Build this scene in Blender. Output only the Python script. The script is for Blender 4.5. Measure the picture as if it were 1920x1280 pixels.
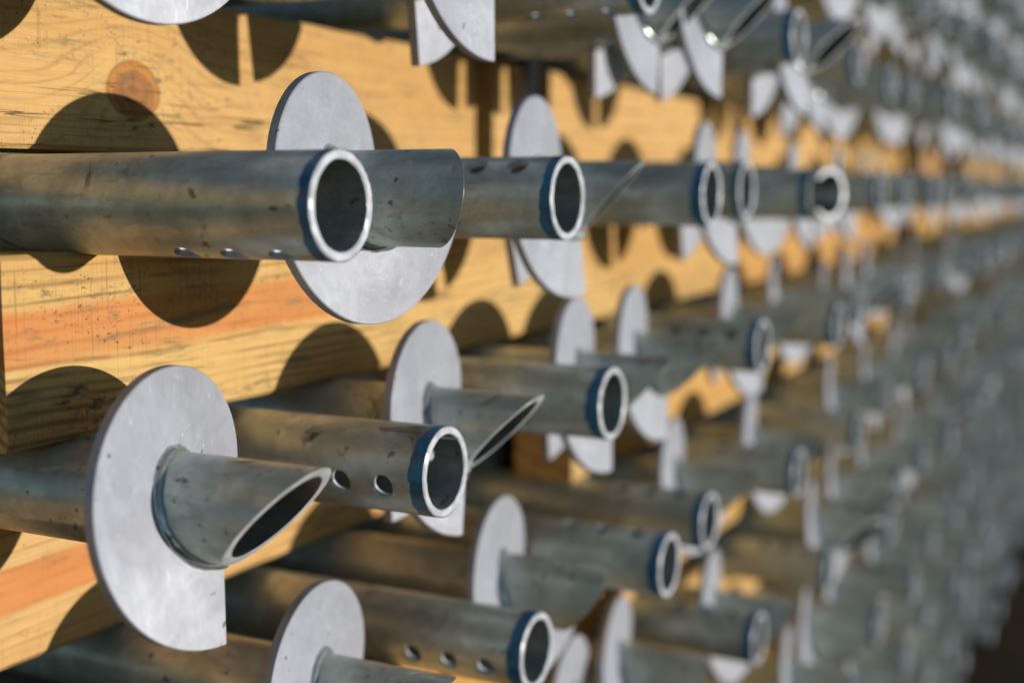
import bpy, bmesh, math, random
from mathutils import Vector, Matrix
R = math.radians
random.seed(11)
for o in list(bpy.data.objects): bpy.data.objects.remove(o, do_unlink=True)
scene = bpy.context.scene
COL = scene.collection
G = 1.724            # eye height above the ground; x = out of the stack face, y = along the stack, z = up

# ------------------------------------------------------------------ camera
cd = bpy.data.cameras.new('camera'); camera = bpy.data.objects.new('camera', cd); COL.objects.link(camera)
camera.location = (0, 0, G); camera.rotation_euler = (R(90 - 6.76), 0, R(26.53))
cd.sensor_width = 36; cd.lens = 45.06; cd.clip_start = .02; cd.clip_end = 3000
cd.dof.use_dof = True; cd.dof.focus_distance = .985; cd.dof.aperture_fstop = 2.15; cd.dof.aperture_blades = 0
scene.camera = camera
# ------------------------------------------------------------------ sky, sun, exposure
SUN = Vector((1, .11, .055)).normalized()
elev = math.asin(SUN.z); azim = math.atan2(SUN.x, SUN.y)
world = bpy.data.worlds.new('World'); scene.world = world; world.use_nodes = True
nt = world.node_tree; nt.nodes.clear()
sky = nt.nodes.new('ShaderNodeTexSky'); sky.sky_type = 'NISHITA'; sky.sun_disc = False
sky.sun_elevation = elev; sky.sun_rotation = azim; sky.air_density = .6; sky.dust_density = 0.; sky.ozone_density = 1.5
bg = nt.nodes.new('ShaderNodeBackground'); bg.inputs[1].default_value = .122
wo = nt.nodes.new('ShaderNodeOutputWorld')
nt.links.new(sky.outputs[0], bg.inputs[0]); nt.links.new(bg.outputs[0], wo.inputs[0])
sl = bpy.data.lights.new('sun', 'SUN'); sl.energy = 2.85; sl.angle = R(.53); sl.color = (1, .955, .90)
sun = bpy.data.objects.new('sun', sl); COL.objects.link(sun); sun.location = (4, 1, 4)
sun.rotation_euler = (-SUN).to_track_quat('-Z', 'Y').to_euler()
vs = scene.view_settings; vs.view_transform = 'Standard'; vs.look = 'None'; vs.exposure = .58; vs.gamma = 1; vs.use_curve_mapping = False
scene.cycles.max_bounces = 7; scene.cycles.diffuse_bounces = 4; scene.cycles.glossy_bounces = 3

# ------------------------------------------------------------------ node helper
class N:
    def __init__(s, name):
        s.m = bpy.data.materials.new(name); s.m.use_nodes = True; s.t = s.m.node_tree; s.t.nodes.clear()
        s.out = s.t.nodes.new('ShaderNodeOutputMaterial'); s.b = s.t.nodes.new('ShaderNodeBsdfPrincipled')
        s.t.links.new(s.b.outputs[0], s.out.inputs[0])
    def put(s, sock, v):
        if hasattr(v, 'is_linked'): s.t.links.new(v, sock)
        elif isinstance(v, (tuple, list)) and sock.type == 'RGBA' and len(v) == 3: sock.default_value = (*v, 1)
        else: sock.default_value = v
    def math(s, op, a, b=0., c=0., clamp=False):
        n = s.t.nodes.new('ShaderNodeMath'); n.operation = op; n.use_clamp = clamp
        for i, v in enumerate((a, b, c)): s.put(n.inputs[i], v)
        return n.outputs[0]
    def vmath(s, op, a, b=(0, 0, 0)):
        n = s.t.nodes.new('ShaderNodeVectorMath'); n.operation = op; s.put(n.inputs[0], a)
        if op == 'SCALE': s.put(n.inputs[3], b)
        else: s.put(n.inputs[1], b)
        return n.outputs[0]
    def step(s, v, lo, hi, a=0., b=1.):
        n = s.t.nodes.new('ShaderNodeMapRange'); n.interpolation_type = 'SMOOTHSTEP'
        for i, x in enumerate((v, lo, hi, a, b)): s.put(n.inputs[i], x)
        return n.outputs[0]
    def noise(s, vec, scale, detail=3., rough=.55, dist=0.):
        n = s.t.nodes.new('ShaderNodeTexNoise')
        s.put(n.inputs['Vector'], vec); n.inputs['Scale'].default_value = scale; n.inputs['Detail'].default_value = detail
        n.inputs['Roughness'].default_value = rough; n.inputs['Distortion'].default_value = dist
        return n.outputs[0]
    def mix(s, f, a, b, mode='MIX'):
        n = s.t.nodes.new('ShaderNodeMix'); n.data_type = 'RGBA'; n.blend_type = mode
        s.put(n.inputs[0], f); s.put(n.inputs[6], a); s.put(n.inputs[7], b)
        return n.outputs[2]
    def sep(s, v):
        n = s.t.nodes.new('ShaderNodeSeparateXYZ'); s.put(n.inputs[0], v); return n.outputs
    def comb(s, x, y, z):
        n = s.t.nodes.new('ShaderNodeCombineXYZ')
        for i, v in enumerate((x, y, z)): s.put(n.inputs[i], v)
        return n.outputs[0]
    def obj(s): return s.t.nodes.new('ShaderNodeTexCoord').outputs['Object']
    def rnd(s): return s.t.nodes.new('ShaderNodeObjectInfo').outputs['Random']
    def bump(s, h, dist, strength=1.):
        n = s.t.nodes.new('ShaderNodeBump'); n.inputs['Distance'].default_value = dist; n.inputs['Strength'].default_value = strength
        s.put(n.inputs['Height'], h); s.t.links.new(n.outputs[0], s.b.inputs['Normal'])
    def set(s, **k):
        for a, v in k.items(): s.put(s.b.inputs[a.replace('_', ' ')], v)
        return s.m

def galvanised(name, dark, light, metal, rlo, rhi, speck, scratch, far=False):
    n = N(name); p = n.obj()
    off = n.vmath('SCALE', (3.7, 9.1, 5.3), n.rnd()); p = n.vmath('ADD', p, n.vmath('SCALE', off, 4.))
    big = n.noise(p, 9, 2 if far else 4, .6); med = n.noise(p, 38, 2 if far else 4, .62, .4); fine = n.noise(p, 260, 2, .5)
    f = n.math('ADD', n.math('MULTIPLY', big, .6), n.math('MULTIPLY', med, .4))
    c = n.mix(n.step(f, .36, .66), dark, light)
    if far:      # for piles that are only seen far out of focus
        c = n.mix(n.math('MULTIPLY', n.step(med, .55, .66), .45), c, tuple(v * .4 for v in dark))
        n.bump(big, .003, .4)
        return n.set(Base_Color=c, Metallic=metal, Roughness=n.step(f, .3, .7, rhi, rlo))
    # cloudy pale zinc bloom and darker rubbed patches
    c = n.mix(n.math('MULTIPLY', n.step(n.noise(p, 22, 5, .7, 1.2), .55, .72), .35), c, tuple(min(.8, v * 1.35) for v in light))
    if not scratch:
        blob = n.step(n.noise(p, 11, 3, .55, .3), .50, .56)
        c = n.mix(n.math('MULTIPLY', blob, .3), c, tuple(v * .5 for v in dark))
    vo = n.t.nodes.new('ShaderNodeTexVoronoi'); n.put(vo.inputs['Vector'], n.vmath('ADD', p, n.vmath('SCALE', (1, 1, 1), n.math('MULTIPLY', med, .02)))); vo.inputs['Scale'].default_value = 170
    sx = n.sep(vo.outputs['Color'])[0]
    c = n.mix(n.math('MULTIPLY', sx, .07 if scratch else .16), c, tuple(v * .45 for v in dark))
    run = n.noise(n.vmath('MULTIPLY', p, (.18, 1, 1) if not scratch else (1, 1, .2)), 85, 4, .65, .6)
    c = n.mix(n.step(run, .56, .68, 0., .14 if scratch else .4), c, tuple(v * .55 for v in dark))
    c = n.mix(n.step(run, .42, .30, 0., .2 if scratch else .35), c, tuple(min(.85, v * 1.3) for v in light))
    stain = n.math('MULTIPLY', n.step(n.noise(p, 15, 6, .72, .8), .58, .70), speck)
    c = n.mix(stain, c, (.045, .042, .034))
    dots = n.math('MULTIPLY', n.step(n.noise(p, 120, 2, .4), .70 if scratch else .645, .74 if scratch else .70), n.step(n.noise(p, 18, 2), .48, .62))
    c = n.mix(n.math('MULTIPLY', dots, .75), c, (.05, .045, .035))
    rough = n.step(f, .3, .7, rhi, rlo)
    h = n.math('ADD', n.math('ADD', n.math('MULTIPLY', med, .5), n.math('MULTIPLY', fine, .12)), n.math('ADD', n.math('MULTIPLY', big, 1.6), n.math('MULTIPLY', run, .25)))
    if scratch:
        s1 = n.noise(n.vmath('MULTIPLY', p, (1, 1, .12)), 210, 2, .5, 1.5)
        m = n.math('MULTIPLY', n.step(s1, .68, .72), n.step(n.noise(p, 17, 2), .52, .62))
        c = n.mix(n.math('MULTIPLY', m, .6), c, (.80, .80, .82)); rough = n.math('SUBTRACT', rough, n.math('MULTIPLY', m, .12))
        drop = n.math('MULTIPLY', n.step(n.noise(p, 330, 1, .3), .74, .78), n.step(n.noise(p, 14, 2), .54, .62))
        c = n.mix(n.math('MULTIPLY', drop, .8), c, (.85, .85, .86)); h = n.math('ADD', h, n.math('MULTIPLY', drop, .6))
    n.bump(h, .0022, .4)
    return n.set(Base_Color=c, Metallic=metal, Roughness=rough)

M_PIPE = galvanised('galvanised_pipe_zinc', (.415, .462, .405), (.685, .75, .665), .33, .30, .45, .9, False)
M_PLATE = galvanised('galvanised_plate_zinc', (.34, .343, .372), (.455, .46, .50), .22, .46, .62, .12, True)
M_WELD = galvanised('weld_bead_zinc', (.50, .52, .50), (.62, .64, .62), .75, .16, .3, .1, False)
M_PIPE_F = galvanised('galvanised_pipe_zinc_plain', (.415, .462, .405), (.685, .75, .665), .33, .30, .45, .9, False, True)
M_PLATE_F = galvanised('galvanised_plate_zinc_plain', (.34, .343, .372), (.455, .46, .50), .22, .46, .62, .12, True, True)
M_WELD_F = galvanised('weld_bead_zinc_plain', (.50, .52, .50), (.62, .64, .62), .75, .16, .3, .1, False, True)

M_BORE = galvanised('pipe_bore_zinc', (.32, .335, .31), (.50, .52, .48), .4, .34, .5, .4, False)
M_INNER = galvanised('shaded_inner_zinc', (.15, .16, .145), (.26, .275, .25), .3, .4, .6, .5, False)  # inside of the tips: shade of the down-facing opening put into the zinc colour
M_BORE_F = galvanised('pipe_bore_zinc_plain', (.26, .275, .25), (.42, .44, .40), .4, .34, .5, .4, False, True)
M_INNER_F = galvanised('shaded_inner_zinc_plain', (.15, .16, .145), (.26, .275, .25), .3, .4, .6, .5, False, True)  # same painted-in shade, for tips far along the stack
n = N('cut_rim_zinc'); p = n.obj()
M_RIM = n.set(Base_Color=n.mix(n.step(n.noise(p, 60, 3), .4, .62), (.52, .52, .54), (.66, .66, .68)), Metallic=.25, Roughness=.45)
n = N('blue_marking_paint'); p = n.vmath('ADD', n.obj(), n.vmath('SCALE', (2, 5, 3), n.rnd()))
blot = n.step(n.noise(p, 70, 4, .65), .35, .65)
M_BLUE = n.set(Base_Color=n.mix(n.step(n.noise(p, 130, 5, .75), .64, .70, 0., .8), n.mix(blot, (.006, .095, .20), (.018, .19, .35)), (.34, .37, .35)), Roughness=n.math('ADD', .3, n.math('MULTIPLY', blot, .2)))
n = N('black_painted_steel'); p = n.obj()
M_BLACK = n.set(Base_Color=n.mix(n.noise(p, 30, 4), (.006, .006, .006), (.016, .015, .015)), Roughness=.75, Specular_IOR_Level=.15)

def timber_mat(name, early=(.66, .43, .19), late=(.47, .25, .085), heart=None, knot=None, freq=300., grime=.5, seed=0., ringk=.8, far=False):
    n = N(name); p0 = n.obj(); p = n.vmath('ADD', p0, (seed * 1.7, seed * 3.1, seed * .77))
    x, y, z = n.sep(p0)
    lp = n.vmath('MULTIPLY', p, (1, .22, 1))
    w = n.math('MULTIPLY', n.math('SUBTRACT', n.noise(n.vmath('MULTIPLY', p, (1, .12, 1)), 9, 3, .5), .5), .075)
    zz = n.math('ADD', n.math('ADD', z, w), n.math('MULTIPLY', x, .55))
    if knot:
        ky, kz, kr = knot
        dy = n.math('SUBTRACT', y, ky); dz = n.math('SUBTRACT', z, kz)
        d = n.math('SQRT', n.math('ADD', n.math('POWER', n.math('MULTIPLY', dy, .84), 2.), n.math('POWER', n.math('MULTIPLY', dz, 1.06), 2.)))
        d = n.math('ADD', d, n.math('MULTIPLY', n.math('SUBTRACT', n.noise(p, 35, 2), .5), .006))
        push = n.math('MULTIPLY', n.math('EXPONENT', n.math('MULTIPLY', n.math('POWER', n.math('DIVIDE', d, kr * 2.1), 2.), -1.)), kr * 2.3)
        zz = n.math('SUBTRACT', zz, push)
    ring = n.math('SINE', n.math('MULTIPLY', zz, freq))
    ring = n.math('POWER', n.math('MULTIPLY', n.math('ADD', ring, 1.), .5), n.step(n.noise(lp, 8, 2), .35, .65, 2., 9.))
    ring = n.math('MULTIPLY', ring, n.step(n.noise(n.vmath('MULTIPLY', p, (1, .5, 1)), 26, 3), .3, .6, .12 * ringk, 1.15 * ringk))
    c = n.mix(ring, early, late)
    # warm and pale drift along the board
    c = n.mix(n.math('MULTIPLY', n.step(n.noise(lp, 7, 4), .42, .64), .6), c, (.55, .29, .085), 'MIX')
    fib = n.noise(n.vmath('MULTIPLY', p, (1, .035, 1)), 420, 3, .6)
    c = n.mix(n.step(fib, .35, .7, 0., .28), c, (.36, .20, .07))
    if heart:
        hz, hw, slope, hend = heart
        hc = n.math('SUBTRACT', n.math('SUBTRACT', n.math('ADD', z, n.math('MULTIPLY', w, .55)), hz), n.math('MULTIPLY', y, slope))
        ab = n.math('ABSOLUTE', n.math('ADD', hc, n.math('MULTIPLY', n.math('SUBTRACT', n.noise(p, 40, 4, .65), .5), .009)))
        hm = n.math('MULTIPLY', n.step(ab, hw - .004, hw + .005, 1., 0.), n.math('MULTIPLY', n.step(n.noise(lp, 11, 3), .2, .55, .65, 1.), n.step(n.math('ADD', y, n.math('MULTIPLY', n.noise(p, 30, 3), .12)), hend, hend + .12, 1., .06)))
        hcol = n.mix(n.noise(lp, 24, 4, .6), (.50, .135, .025), (.66, .30, .10))
        c = n.mix(hm, c, n.mix(n.math('MULTIPLY', ring, .35), hcol, (.40, .10, .02)))
    if knot:
        ang = n.math('ARCTAN2', dz, dy)
        crack = n.math('MULTIPLY', n.step(n.noise(n.comb(n.math('MULTIPLY', ang, 1.), n.math('MULTIPLY', d, 14.), 0.), 3.2, 3, .6), .60, .66), n.step(d, kr * .9, kr * .3, 0., .8))
        kr_in = n.math('POWER', n.math('MULTIPLY', n.math('ADD', n.math('SINE', n.math('MULTIPLY', d, 620.)), 1.), .5), 2.)
        kc = n.mix(n.math('MULTIPLY', kr_in, .35), (.36, .155, .05), (.26, .09, .025))
        kc = n.mix(n.step(n.noise(p, 90, 4, .7), .45, .7, 0., .55), kc, (.20, .075, .02))
        kc = n.mix(n.step(n.math('ADD', d, n.math('MULTIPLY', dz, .16)), kr * .7, kr * .86), kc, (.50, .21, .045))
        kc = n.mix(n.step(d, kr * .88, kr * 1.0, 0., .8), kc, (.24, .11, .03))
        kc = n.mix(crack, kc, (.10, .04, .012))
        c = n.mix(n.step(d, kr * .93, kr * 1.10, 1., 0.), c, kc)
        c = n.mix(n.math('MULTIPLY', n.step(d, kr * 1.05, kr * 2.0, 1., 0.), n.step(d, kr, kr * 1.06, 0., .45)), c, (.66, .42, .15))
    if far:
        c = n.mix(n.step(n.noise(n.vmath('MULTIPLY', p, (1, .4, 1)), 45, 3, .7), .5, .68, 0., .5 * grime), c, (.16, .10, .04))
        n.bump(fib, .001, .5)
        return n.set(Base_Color=c, Roughness=.72, Specular_IOR_Level=.25)
    # saw kerf marks across the grain, sap stain and mould specks
    kerf = n.noise(n.vmath('MULTIPLY', p, (1, 1, .016)), 430, 3, .6)
    patch = n.step(n.noise(n.vmath('ADD', lp, (4, 4, 4)), 13, 3, .6), .36, .60)
    kerf2 = n.noise(n.vmath('MULTIPLY', p, (1, 1, .008)), 170, 4, .75)
    kp = n.math('MULTIPLY', n.math('ADD', .12, n.math('MULTIPLY', patch, .88)), n.step(n.noise(p, 55, 3, .6), .35, .6))
    c = n.mix(n.math('MULTIPLY', n.step(kerf, .52, .70), n.math('MULTIPLY', kp, .5 * grime)), c, (.20, .13, .055))
    c = n.mix(n.math('MULTIPLY', n.step(kerf2, .56, .70), n.math('MULTIPLY', kp, .16 * grime)), c, (.15, .10, .045))
    # greyish sap stain following the grain in broken streaks
    sap = n.math('MULTIPLY', n.step(n.noise(n.vmath('MULTIPLY', p, (1, .12, 1)), 75, 4, .7), .53, .66), n.step(n.noise(lp, 21, 3, .6), .45, .6))
    c = n.mix(n.math('MULTIPLY', sap, .62 * grime), c, (.21, .155, .075))
    spot = n.noise(n.vmath('MULTIPLY', p, (1, .55, .8)), 390, 4, .75); spot2 = n.noise(n.vmath('MULTIPLY', p, (1, .4, 1)), 110, 4, .7)
    c = n.mix(n.math('MULTIPLY', n.math('MULTIPLY', n.step(spot, .56, .66), n.step(n.noise(p, 48, 3, .7), .42, .62)), n.math('MULTIPLY', patch, 1.1 * grime), clamp=True), c, (.085, .06, .03))
    p2 = n.step(n.noise(n.vmath('ADD', lp, (9, 1, 7)), 19, 3, .65), .5, .68)
    c = n.mix(n.math('MULTIPLY', n.math('MULTIPLY', n.step(spot2, .52, .68), p2), grime, clamp=True), c, (.16, .12, .065))
    chk = n.noise(n.vmath('ADD', n.vmath('MULTIPLY', p, (1, .03, 1)), (0, 0, 3)), 130, 2, .5)
    chk = n.math('MULTIPLY', n.step(n.math('ABSOLUTE', n.math('SUBTRACT', chk, .5)), .004, .014, 1., 0.), n.step(n.noise(n.vmath('ADD', lp, (2, 6, 1)), 12, 2), .55, .63))
    c = n.mix(n.math('MULTIPLY', chk, .85), c, (.07, .035, .012))
    h = n.math('SUBTRACT', n.math('ADD', n.math('ADD', n.math('MULTIPLY', kerf, .5), n.math('MULTIPLY', fib, .35)), n.math('MULTIPLY', ring, .25)), n.math('MULTIPLY', chk, 1.5))
    n.bump(h, .0015, .6)
    return n.set(Base_Color=c, Roughness=.72, Specular_IOR_Level=.25)

n = N('packed_earth'); p = n.obj()
ec = n.mix(n.step(n.noise(p, 1.3, 5, .6), .35, .65), (.036, .024, .009), (.058, .040, .016))
ec = n.mix(n.step(n.noise(p, 60, 4, .7), .55, .7), ec, (.075, .06, .038)); n.bump(n.noise(p, 25, 6, .7), .02, .6)
M_EARTH = n.set(Base_Color=ec, Roughness=.95, Specular_IOR_Level=.15)

# ------------------------------------------------------------------ object helpers
def link(name, me, mats=(), parent=None):
    o = bpy.data.objects.new(name, me); COL.objects.link(o); o.parent = parent
    for m in mats:
        if m.name not in me.materials: me.materials.append(m)
    return o
def tag(o, label=None, cat=None, group=None, kind=None):
    if label: o['label'] = label
    if cat: o['category'] = cat
    if group: o['group'] = group
    if kind: o['kind'] = kind
    return o
def smooth(me, ang=35):
    me.polygons.foreach_set('use_smooth', [True] * len(me.polygons))
    bm = bmesh.new(); bm.from_mesh(me)
    for e in bm.edges:
        if len(e.link_faces) == 2 and e.calc_face_angle(0) > R(ang): e.smooth = False
    bm.to_mesh(me); bm.free()

# ------------------------------------------------------------------ ground
gm = bpy.data.meshes.new('ground'); gb = bmesh.new()
for v in ((-900, -900), (900, -900), (900, 900), (-900, 900)): gb.verts.new((*v, 0))
gb.faces.new(gb.verts); gb.to_mesh(gm); gb.free()
tag(link('ground', gm, (M_EARTH,)), kind='structure')

# ------------------------------------------------------------------ pile meshes (local x = axis, end of the pile at x = 0, shaft runs to -x)
RO, RI, PL = .038, .0315, .1015
def lathe(prof, seg):
    """closed profile [(x, r)] turned about x -> mesh"""
    bm = bmesh.new(); rings = []
    for k in range(seg):
        a = 2 * math.pi * k / seg
        rings.append([bm.verts.new((x, r * math.cos(a), r * math.sin(a))) for x, r in prof])
    m = len(prof)
    for k in range(seg):
        A, B = rings[k], rings[(k + 1) % seg]
        for j in range(m): bm.faces.new((A[j], A[(j + 1) % m], B[(j + 1) % m], B[j]))
    bmesh.ops.recalc_face_normals(bm, faces=bm.faces)
    me = bpy.data.meshes.new('t'); bm.to_mesh(me); bm.free(); return me
def boolean(me, cutter):
    a = bpy.data.objects.new('a', me); b = bpy.data.objects.new('b', cutter); COL.objects.link(a); COL.objects.link(b)
    md = a.modifiers.new('m', 'BOOLEAN'); md.operation = 'DIFFERENCE'; md.solver = 'EXACT'; md.object = b
    dg = bpy.context.evaluated_depsgraph_get(); r = bpy.data.meshes.new_from_object(a.evaluated_get(dg))
    bpy.data.objects.remove(a); bpy.data.objects.remove(b); return r
def rim_faces(me, test, bore=False):
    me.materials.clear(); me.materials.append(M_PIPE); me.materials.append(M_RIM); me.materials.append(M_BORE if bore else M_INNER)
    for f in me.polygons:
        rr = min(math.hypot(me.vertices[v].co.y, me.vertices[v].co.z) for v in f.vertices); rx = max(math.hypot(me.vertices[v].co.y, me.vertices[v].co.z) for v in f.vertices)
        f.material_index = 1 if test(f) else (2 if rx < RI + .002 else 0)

def cyl(r, d, seg, M):
    bm = bmesh.new(); bmesh.ops.create_cone(bm, cap_ends=True, segments=seg, radius1=r, radius2=r, depth=d, matrix=M)
    me = bpy.data.meshes.new('c'); bm.to_mesh(me); bm.free(); return me
def tail_mesh(length, seg, holes=True):
    e = .0011
    me = lathe([(-length, RO), (-e, RO), (0, RO - e), (0, RI + e), (-e, RI), (-length, RI)], seg)
    if holes:
        for k in range(3):
            me = boolean(me, cyl(.0102, .2, 28, Matrix.Translation((-.040 - .0415 * k, 0, 0))))
    rim_faces(me, lambda f: f.center.x > -.0012 or (f.normal.x ** 2 < .98 and holes and f.center.x > -.2 and abs(math.hypot(f.center.y, f.center.z) - (RO + RI) / 2) < .0022 and abs(f.normal.x) > .0), True)
    jr = random.Random(3)
    for v in me.vertices:
        if v.co.x > -.0015:
            q = 1 + jr.uniform(-.004, .004); v.co.y *= q; v.co.z *= q; v.co.x += jr.uniform(-.0004, .0002)
    smooth(me); me.name = 'tail_shaft'; return me
def tip_mesh(length, seg, cutdir, slope=1.):
    e = .0009
    me = lathe([(-length, RO), (.02, RO), (.02, RI), (-length, RI)], seg)
    # 45 degree cut: keep points with x + (s - RO') <= 0 where s = coordinate along cutdir; longest opposite to cutdir
    nrm = Vector((1, slope * math.cos(cutdir), slope * math.sin(cutdir))).normalized()
    bm = bmesh.new(); bmesh.ops.create_cube(bm, size=1.)
    q = nrm.to_track_quat('Z', 'Y').to_matrix().to_4x4()
    p0 = Vector((-RO * slope, 0, 0))
    bm.transform(Matrix.Translation(p0) @ q @ Matrix.Translation((0, 0, .5)) @ Matrix.Diagonal((1, 1, 1, 1)))
    c = bpy.data.meshes.new('c'); bm.to_mesh(c); bm.free()
    me = boolean(me, c)
    bm = bmesh.new(); bm.from_mesh(me)
    ed = [x for x in bm.edges if len(x.link_faces) == 2 and x.calc_face_angle(0) > R(25) and min(v.co.x for v in x.verts) > -.2]
    bmesh.ops.bevel(bm, geom=ed, offset=e, segments=1, affect='EDGES', clamp_overlap=True); bm.to_mesh(me); bm.free()
    rim_faces(me, lambda f: f.center.x > -.1 and f.normal.dot(nrm) > .72)
    smooth(me); me.name = 'tip_shaft'; return me
PITCH, GAP, TH = .086, R(7), .0095
def helix_mesh(seg):
    bm = bmesh.new(); c = .0009; prof = [(0, RO - .003), (0, PL - c), (-c, PL), (-TH + c, PL), (-TH, PL - c), (-TH, RO - .003)]
    rings = []
    for k in range(seg + 1):
        t = k / seg; a = -math.pi / 2 - GAP / 2 - t * (2 * math.pi - GAP); x0 = PITCH * (.5 - t) + TH / 2
        rr = 0
        rings.append([bm.verts.new((x0 + x, r * math.cos(a), r * math.sin(a))) for x, r in prof])
    m = len(prof)
    for k in range(seg):
        for j in range(m): bm.faces.new((rings[k][j], rings[k][(j + 1) % m], rings[k + 1][(j + 1) % m], rings[k + 1][j]))
    bm.faces.new(rings[0]); bm.faces.new(rings[-1][::-1])
    bmesh.ops.recalc_face_normals(bm, faces=bm.faces)
    me = bpy.data.meshes.new('helix_plate'); bm.to_mesh(me); bm.free(); smooth(me); me.materials.append(M_PLATE); return me
def weld_mesh(seg, side, rn=10):
    bm = bmesh.new(); rings = []; rng = random.Random(5)
    for k in range(seg + 1):
        t = k / seg; a = -math.pi / 2 - GAP / 2 - t * (2 * math.pi - GAP); x0 = PITCH * (.5 - t) + side * TH / 2
        rr = .0051 * (1 + .06 * math.sin(k * .23) + .05 * math.sin(k * 1.1 + 1.5 * math.sin(k * .37)) + .04 * rng.uniform(-1, 1)); ring = []
        for j in range(rn):
            b = 2 * math.pi * j / rn; r = RO + .0008 + rr * math.cos(b); x = x0 + rr * math.sin(b)
            ring.append(bm.verts.new((x, r * math.cos(a), r * math.sin(a))))
        rings.append(ring)
    for k in range(seg):
        for j in range(rn): bm.faces.new((rings[k][j], rings[k][(j + 1) % rn], rings[k + 1][(j + 1) % rn], rings[k + 1][j]))
    bm.faces.new(rings[0]); bm.faces.new(rings[-1][::-1]); bmesh.ops.recalc_face_normals(bm, faces=bm.faces)
    me = bpy.data.meshes.new('weld_bead'); bm.to_mesh(me); bm.free(); smooth(me, 80); me.materials.append(M_WELD); return me
def band_mesh(seed, seg=128):
    rng = random.Random(seed); ph = [rng.uniform(0, 6.28) for _ in range(6)]; w0 = rng.uniform(.0112, .014)
    bm = bmesh.new(); A = []; B = []; C = []
    for k in range(seg):
        a = 2 * math.pi * k / seg
        w = w0 + .0022 * math.sin(a + ph[0]) + .0012 * math.sin(3 * a + ph[1]) + .0006 * math.sin(9 * a + ph[2]) + .0005 * math.sin(17 * a + ph[3]) + rng.uniform(-.00025, .00025)
        ca, sa = math.cos(a), math.sin(a); r = RO + .00035
        A.append(bm.verts.new((-.0010, r * ca, r * sa))); B.append(bm.verts.new((-w, r * ca, r * sa))); C.append(bm.verts.new((-w - .0002, (RO - .0003) * ca, (RO - .0003) * sa)))
    for k in range(seg):
        q = (k + 1) % seg; bm.faces.new((A[k], A[q], B[q], B[k])); bm.faces.new((B[k], B[q], C[q], C[k]))
    bmesh.ops.recalc_face_normals(bm, faces=bm.faces)
    me = bpy.data.meshes.new('paint_band'); bm.to_mesh(me); bm.free(); smooth(me, 60); me.materials.append(M_BLUE); return me

LEN = 1.9
ME_TAIL = tail_mesh(LEN, 64); ME_TIP = tip_mesh(LEN, 64, -math.pi / 2)
ME_HELIX = helix_mesh(84); ME_WF = weld_mesh(84, 1); ME_WB = weld_mesh(48, -1, 5)
ME_SKEW = tip_mesh(LEN, 64, math.pi, .4)
nb = bmesh.new(); bmesh.ops.create_cube(nb, size=1., matrix=Matrix.Translation((0, -.036, 0)) @ Matrix.Diagonal((.075, .044, .046, 1))); nm = bpy.data.meshes.new('c'); nb.to_mesh(nm); nb.free()  # slant and notch shape a sunlit C rim; the gap stands for its shaded side
ME_SKEW = boolean(ME_SKEW, nm); smooth(ME_SKEW); ME_SKEW.name = 'shade_notch_shaft'
ME_BAND = [band_mesh(s) for s in range(6)]
PLATE_AT = -.125
FARMAT = {M_PIPE: M_PIPE_F, M_PLATE: M_PLATE_F, M_WELD: M_WELD_F, M_BORE: M_BORE_F, M_INNER: M_INNER_F}
def far_copy(me):
    q = me.copy(); q.name = me.name
    for i, m in enumerate(q.materials): q.materials[i] = FARMAT.get(m, m)
    return q
FARMESH = {m: far_copy(m) for m in (ME_TAIL, ME_TIP, ME_HELIX, ME_WF, ME_WB)}
def pick(me, y): return FARMESH[me] if y > 2.15 and me in FARMESH else me

# ------------------------------------------------------------------ where every pile lies
ROWZ = {k: -.007 - .2192 * (k - 1) for k in range(-3, 9)}      # heights relative to the eye, layer 1 is the layer at eye height
# kind, distance of the end in front (c), y along the stack, dz, roll of shaft, roll of plate
T, P = 'tail', 'tip'
NEAR = {
 -0: [(P, .505, .703, .003, -20, 175), (T, .50, .84, .0, 40, 0), (P, .465, 1.05, .008, 0, 4, 1.04), (T, .49, 1.307, .010, -15, 0), (P, .47, 1.50, .003, 5, -2),
      (P, .43, 1.62, .006, 5, 2), (T, .467, 1.855, .004, -18, 0), (P, .40, 1.95, .0, -10, 0), (T, .499, 2.426, .018, 0, 0)],
 1: [(T, .492, .729, -.004, -22, 0), (P, .454, .868, 0, 82, 78, .99, -.129), (T, .478, 1.073, -.001, 39, 0), (P, .470, 1.252, -.001, 17, 16, 1.05), (T, .471, 1.476, .001, -6, 0),
     (T, .484, 1.667, .006, 50, 0), (P, .458, 1.79, .002, 60, 8), (P, .475, 2.075, .002, 60, 60), (T, .42, 1.932, .0, 0, 'skew')],
 2: [(P, .497, .706, -.000, 0, 4, .985, -.134), (T, .516, .912, -.007, -76, 0), (P, .497, 1.056, 0, 3, -3), (T, .496, 1.231, .004, -22, 0), (P, .476, 1.368, 0, 20, 6),
     (P, .485, 1.58, 0, 30, 10), (T, .49, 1.786, .004, 60, 0), (P, .48, 2.0, 0, 20, 20), (T, .49, 2.287, -.014, -20, 0)],
 3: [(P, .503, .900, 0, 10, 60), (T, .526, 1.111, -.010, -72, 0), (P, .503, 1.255, 0, 40, 70), (T, .493, 1.408, .003, 12, 0), (T, .512, 1.622, .004, 18, 0),
     (P, .50, 1.822, 0, 30, 60), (T, .49, 2.021, -.008, 20, 0), (P, .47, 2.12, 0, 30, 40), (T, .49, 2.50, -.02, 0, 0)],
 4: [(P, .495, 1.432, 0, 20, 60), (P, .50, 1.607, 0, 35, 65), (T, .49, 1.803, .005, 15, 0), (P, .46, 1.895, 0, 30, 50), (T, .50, 2.318, -.03, 20, 0)],
}
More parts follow.
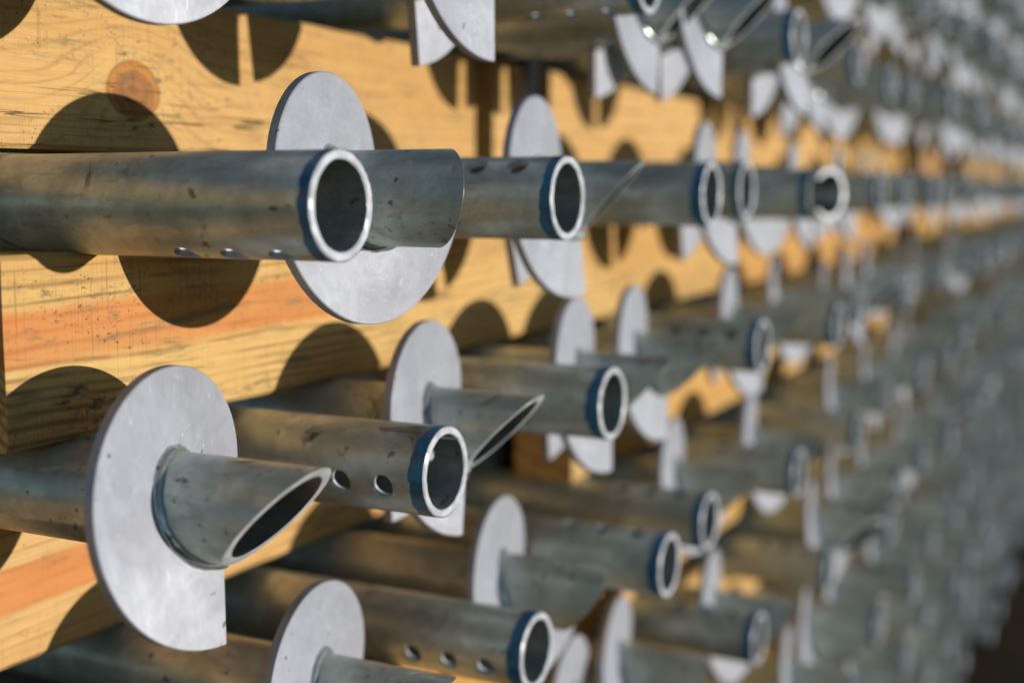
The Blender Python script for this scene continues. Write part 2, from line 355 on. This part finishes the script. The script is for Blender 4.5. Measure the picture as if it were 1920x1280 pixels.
START = {0: 2.55, 1: 2.40, 2: 2.42, 3: 2.66, 4: 2.45, 5: 2.05, 6: 2.5, 7: 3.0, 8: 3.5, -1: 2.05, -2: 2.95, -3: 3.8}
YEND = 9.6
piles = []
rng = random.Random(4)
for k in range(-3, 9):
    L = list(NEAR.get(k, [])); y = START[k]; kind = P if (L and L[-1][0] == T) else T
    while y < YEND:
        L.append((kind, rng.uniform(.45, .52) if k < 4 else rng.uniform(.43, .49), y, rng.uniform(-.006, .008), rng.uniform(-40, 60), rng.choice((0, 10, -10, 60, 80, 170, -60)) + rng.uniform(-8, 8)))
        old = kind; kind = (P if kind == T else T) if rng.random() < .88 else kind
        y += rng.uniform(.14, .185) if not (old == kind == P) else rng.uniform(.2, .22)
    L.sort(key=lambda q: q[2])
    for i, q in enumerate(L): piles.append((k, i, len(L), q))
LAYER = {1: 'beside the nearest pipe', 0: 'one layer above nearest pipe', -1: 'two layers above nearest pipe', -2: 'three layers above nearest pipe',
         -3: 'four layers above nearest pipe', 2: 'one layer below nearest pipe', 3: 'two layers below nearest pipe', 4: 'three layers below nearest pipe',
         5: 'four layers below nearest pipe', 6: 'five layers below nearest pipe', 7: 'six layers below nearest pipe', 8: 'in the lowest layer'}
def ordinal(i):
    w = ['first', 'second', 'third', 'fourth', 'fifth', 'sixth', 'seventh', 'eighth', 'ninth', 'tenth', 'eleventh', 'twelfth']
    if i < 12: return w[i]
    i += 1; return str(i) + ('th' if 10 < i % 100 < 14 else {1: 'st', 2: 'nd', 3: 'rd'}.get(i % 10, 'th'))
SPECIAL = {(1, 0): 'nearest galvanized steel pipe pile, blue-banded open end pointing right at eye level',
           (2, 0): 'galvanized helical pile, large round plate and slant-cut tip, lower left of the picture',
           (1, 1): 'galvanized helical pile whose round plate shows above and below the nearest pipe end',
           (2, 1): 'galvanized pipe pile with round holes in its side, directly behind the lower left slant-cut tip'}
# beyond 300 piles the smallest (farthest) would become one mass
piles.sort(key=lambda q: q[3][2]); near_piles, far_piles = piles[:300], piles[300:]
print('piles', len(piles))
for k, i, nn, q in near_piles:
    kind, c, y, dz, r1, r2 = q[:6]; psc = q[6] if len(q) > 6 else 1; poff = q[7] if len(q) > 7 else PLATE_AT
    e = bpy.data.objects.new('helical_pile', None); COL.objects.link(e); e.empty_display_size = .05
    e.location = (-c, y, G + ROWZ[k] + dz)
    tilt = rng.uniform(-.4, .4) if y > 1.3 else 0
    e.rotation_euler = (0, R(tilt * .6), R(tilt))
    if (k, i) in SPECIAL: lab = SPECIAL[(k, i)]
    elif kind == T: lab = 'pile showing a blue-banded open pipe end, %s from left, %s' % (ordinal(i), LAYER[k])
    else: lab = 'pile showing a round-plated slant-cut tip, %s from left, %s' % (ordinal(i), LAYER[k])
    tag(e, lab, 'pile', 'galvanized helical piles stacked in layers on timbers')
    if kind == T:
        s = link('shaft', ME_SKEW if r2 == 'skew' else pick(ME_TAIL, y), (), e); s.rotation_euler = (R(r1), 0, 0)
        b = link('paint_band', ME_BAND[rng.randrange(6)], (), e); b.rotation_euler = (rng.uniform(0, 6.28), 0, 0)
        if r2 == 'skew': b.location = (-.04, 0, 0)
    else:
        s = link('shaft', pick(ME_TIP, y), (), e); s.rotation_euler = (R(r1), 0, 0)
        h = link('helix_plate', pick(ME_HELIX, y), (), e); h.location = (poff, 0, 0); h.rotation_euler = (R(r2), 0, 0); h.scale = (1, psc, psc)
        link('weld_bead', pick(ME_WF, y), (), h)
        if y < 2.2: link('weld_bead', ME_WB, (), h)
if far_piles:
    bm = bmesh.new()
    for k, i, nn, (kind, c, y, dz, r1, r2) in far_piles:
        M0 = Matrix.Translation((-c, y, G + ROWZ[k] + dz))
        for me, M in (((ME_TAIL, Matrix.Rotation(R(r1), 4, 'X')),) if kind == T else ((ME_TIP, Matrix.Rotation(R(r1), 4, 'X')), (ME_HELIX, Matrix.Translation((PLATE_AT, 0, 0)) @ Matrix.Rotation(R(r2), 4, 'X')))):
            tmp = me.copy(); tmp.transform(M0 @ M); n0 = len(bm.faces); bm.from_mesh(tmp); bpy.data.meshes.remove(tmp); bm.faces.ensure_lookup_table()
            if me is ME_HELIX:
                for q in range(n0, len(bm.faces)): bm.faces[q].material_index = 3
    fm = bpy.data.meshes.new('far_piles'); bm.to_mesh(fm); bm.free(); smooth(fm)
    tag(link('far_helical_piles', fm, (M_PIPE_F, M_RIM, M_BORE_F, M_PLATE_F)), 'blurred mass of galvanized piles at the far end of the stack', 'piles', kind='stuff')

# ------------------------------------------------------------------ timbers between the layers
def timber(y0, y1, z0, z1, c, mat, label, depth=.14):
    bm = bmesh.new(); n = max(2, int((y1 - y0) / .06)); rr = random.Random(int(y0 * 991 + z0 * 77))
    dx, h = depth, z1 - z0; rows = []; b = .004
    prof = [(0, b), (0, h * .33), (0, h * .66), (0, h - b), (-b, h), (-dx + b, h), (-dx, h - b), (-dx, b), (-dx + b, 0), (-b, 0)]
    for k in range(n + 1):
        y = (y1 - y0) * k / n; ox, oz = rr.uniform(-.0008, .0008), rr.uniform(-.0010, .0010)
        rows.append([bm.verts.new((px + ox + rr.uniform(-.0004, .0004), y, pz + oz * (1 if pz < h / 2 else .6))) for px, pz in prof])
    m = len(prof)
    for k in range(n):
        for j in range(m): bm.faces.new((rows[k][j], rows[k][(j + 1) % m], rows[k + 1][(j + 1) % m], rows[k + 1][j]))
    bm.faces.new(rows[0]); bm.faces.new(rows[-1]); bmesh.ops.recalc_face_normals(bm, faces=bm.faces)
    me = bpy.data.meshes.new('timber'); bm.to_mesh(me); bm.free(); smooth(me, 30)
    o = link('timber', me, (mat,)); o.location = (-c, y0, G + z0)
    return tag(o, label, 'timber', 'pine timbers laid between the pile layers')
GENERIC = [timber_mat('pine_timber_%d' % i, early=e, late=l, freq=f, grime=g, seed=3 + 1.37 * i, far=True) for i, (e, l, f, g) in enumerate((
    ((.64, .39, .145), (.40, .20, .06), 260., .45), ((.62, .37, .11), (.37, .16, .04), 330., .4), ((.65, .42, .17), (.42, .23, .08), 220., .5), ((.58, .31, .09), (.33, .13, .03), 300., .5)))]
M_KNOT = timber_mat('pine_timber_with_knot', knot=(1.675, .054, .0275), freq=420., grime=1.0, seed=1.3, ringk=.45, early=(.63, .375, .135), late=(.34, .19, .06))
M_HEART = timber_mat('pine_timber_with_red_heart', heart=(.079, .0195, .012, .44), freq=560., grime=1.3, seed=6.1, early=(.66, .415, .145), late=(.27, .15, .05))
M_ORANGE = timber_mat('pine_timber_orange', heart=(.045, .018, .02, 3.), freq=420., grime=.55, seed=8.4, early=(.66, .41, .16), late=(.48, .24, .07))
def zspan(k): return ROWZ[k + 1] + RO + .001, ROWZ[k] - RO - .001       # the timber under layer k
CUTS = {0: .808, 1: .722, 2: .852, 3: .685, 4: .72, 5: .70, 6: .74, 7: .70, 8: .72, -1: .80, -2: .85, -3: .80, -4: .78}
POSTY = [1.70, 2.70, 3.95, 5.05, 6.2, 7.4, 8.5]
WHERE = {0: 'just above the nearest pipe', 1: 'just below the nearest pipe', 2: 'in the second course below the nearest pipe', 3: 'in the third course below the nearest pipe', 4: 'in the fourth course below the nearest pipe',
         5: 'in the fifth course below the nearest pipe', 6: 'in the sixth course below the nearest pipe', 7: 'in the seventh course below the nearest pipe', 8: 'in the bottom course', -1: 'in the second course above the nearest pipe', -2: 'in the third course above the nearest pipe', -3: 'in the fourth course above the nearest pipe', -4: 'in the top course'}
rt = random.Random(21)
for k in range(-4, 9):
    if k == 8: z1 = ROWZ[8] - RO - .001; z0 = -G + .001
    elif k == -4: z0 = ROWZ[-3] + RO + .001; z1 = z0 + .14
    else: z0, z1 = zspan(k)
    c = CUTS[k]; segs = []
    if k == 0: segs = [(-1.0 + .2, 1.508, M_KNOT, 'weathered pine timber with a round brown knot, above the nearest pipe'), (1.562, 1.652, GENERIC[0], 'short pine timber offcut beside the black post, just above the nearest pipe')]; y = 1.745; j = 1
    elif k == 1: segs = [(.644, 2.36, M_HEART, 'pine timber with a reddish orange heartwood stripe, below the nearest pipe'), (2.40, 3.90, GENERIC[3], 'amber pine timber following the red-striped one, below the nearest pipe')]; y = 4.0; j = 3
    elif k == 2: segs = [(-.6, 1.56, M_ORANGE, 'pine timber with a curved orange grain patch, bottom left behind the big plate'), (1.60, 1.66, GENERIC[2], 'short pine timber block beside the black post, second course below the nearest pipe')]; y = 1.80; j = 1
    else: y = {3: .4, 4: 1.0, 5: 1.6, 6: 1.9, 7: 2.4, 8: 2.8}.get(k, 1.7); j = 0 if y < 1.7 else 1
    i = len(segs)
    while y < YEND:
        e = (POSTY[j] - .04) if j < len(POSTY) else YEND + .1
        if e - y > .15:
            segs.append((y, e, GENERIC[rt.randrange(4)], 'pine timber length, %s from the left %s' % (ordinal(i), WHERE[k]))); i += 1
        y = e + .085; j += 1
    for y0, y1, m, lab in segs:
        cc = .705 if (k == 2 and y0 > 0) else c
        if y0 > 3.8: cc = max(cc, .86)
        timber(y0, y1, z0, z1, cc, m, lab, .089 if cc < .78 else .14)
# ------------------------------------------------------------------ black steel posts in the gaps
PW = [('black steel post showing in the first gap between the timbers', 0), ('black steel post in the second gap between the timbers', 1), ('blurred black steel post in the third gap between the timbers', 2),
      ('blurred black steel post in the fourth gap, far along the stack', 3), ('blurred black steel post in the fifth gap, near the far right', 4)]
for lab, j in PW:
    bm = bmesh.new(); w, t, d, top = .062, .006, .035, G + 1.05
    prof = [(0, 0), (0, w), (-d, w), (-d, w - t), (-t, w - t), (-t, t), (-d, t), (-d, 0)]
    a = [bm.verts.new((x, y, .002)) for x, y in prof]; b = [bm.verts.new((x, y, top)) for x, y in prof]
    for q in range(8): bm.faces.new((a[q], a[(q + 1) % 8], b[(q + 1) % 8], b[q]))
    bm.faces.new(a); bm.faces.new(b[::-1]); bmesh.ops.recalc_face_normals(bm, faces=bm.faces)
    me = bpy.data.meshes.new('post'); bm.to_mesh(me); bm.free()
    o = link('steel_post', me, (M_BLACK,)); o.location = (-.818, POSTY[j] - .031, 0)
    tag(o, lab, 'post', 'black steel posts between the timber lengths')
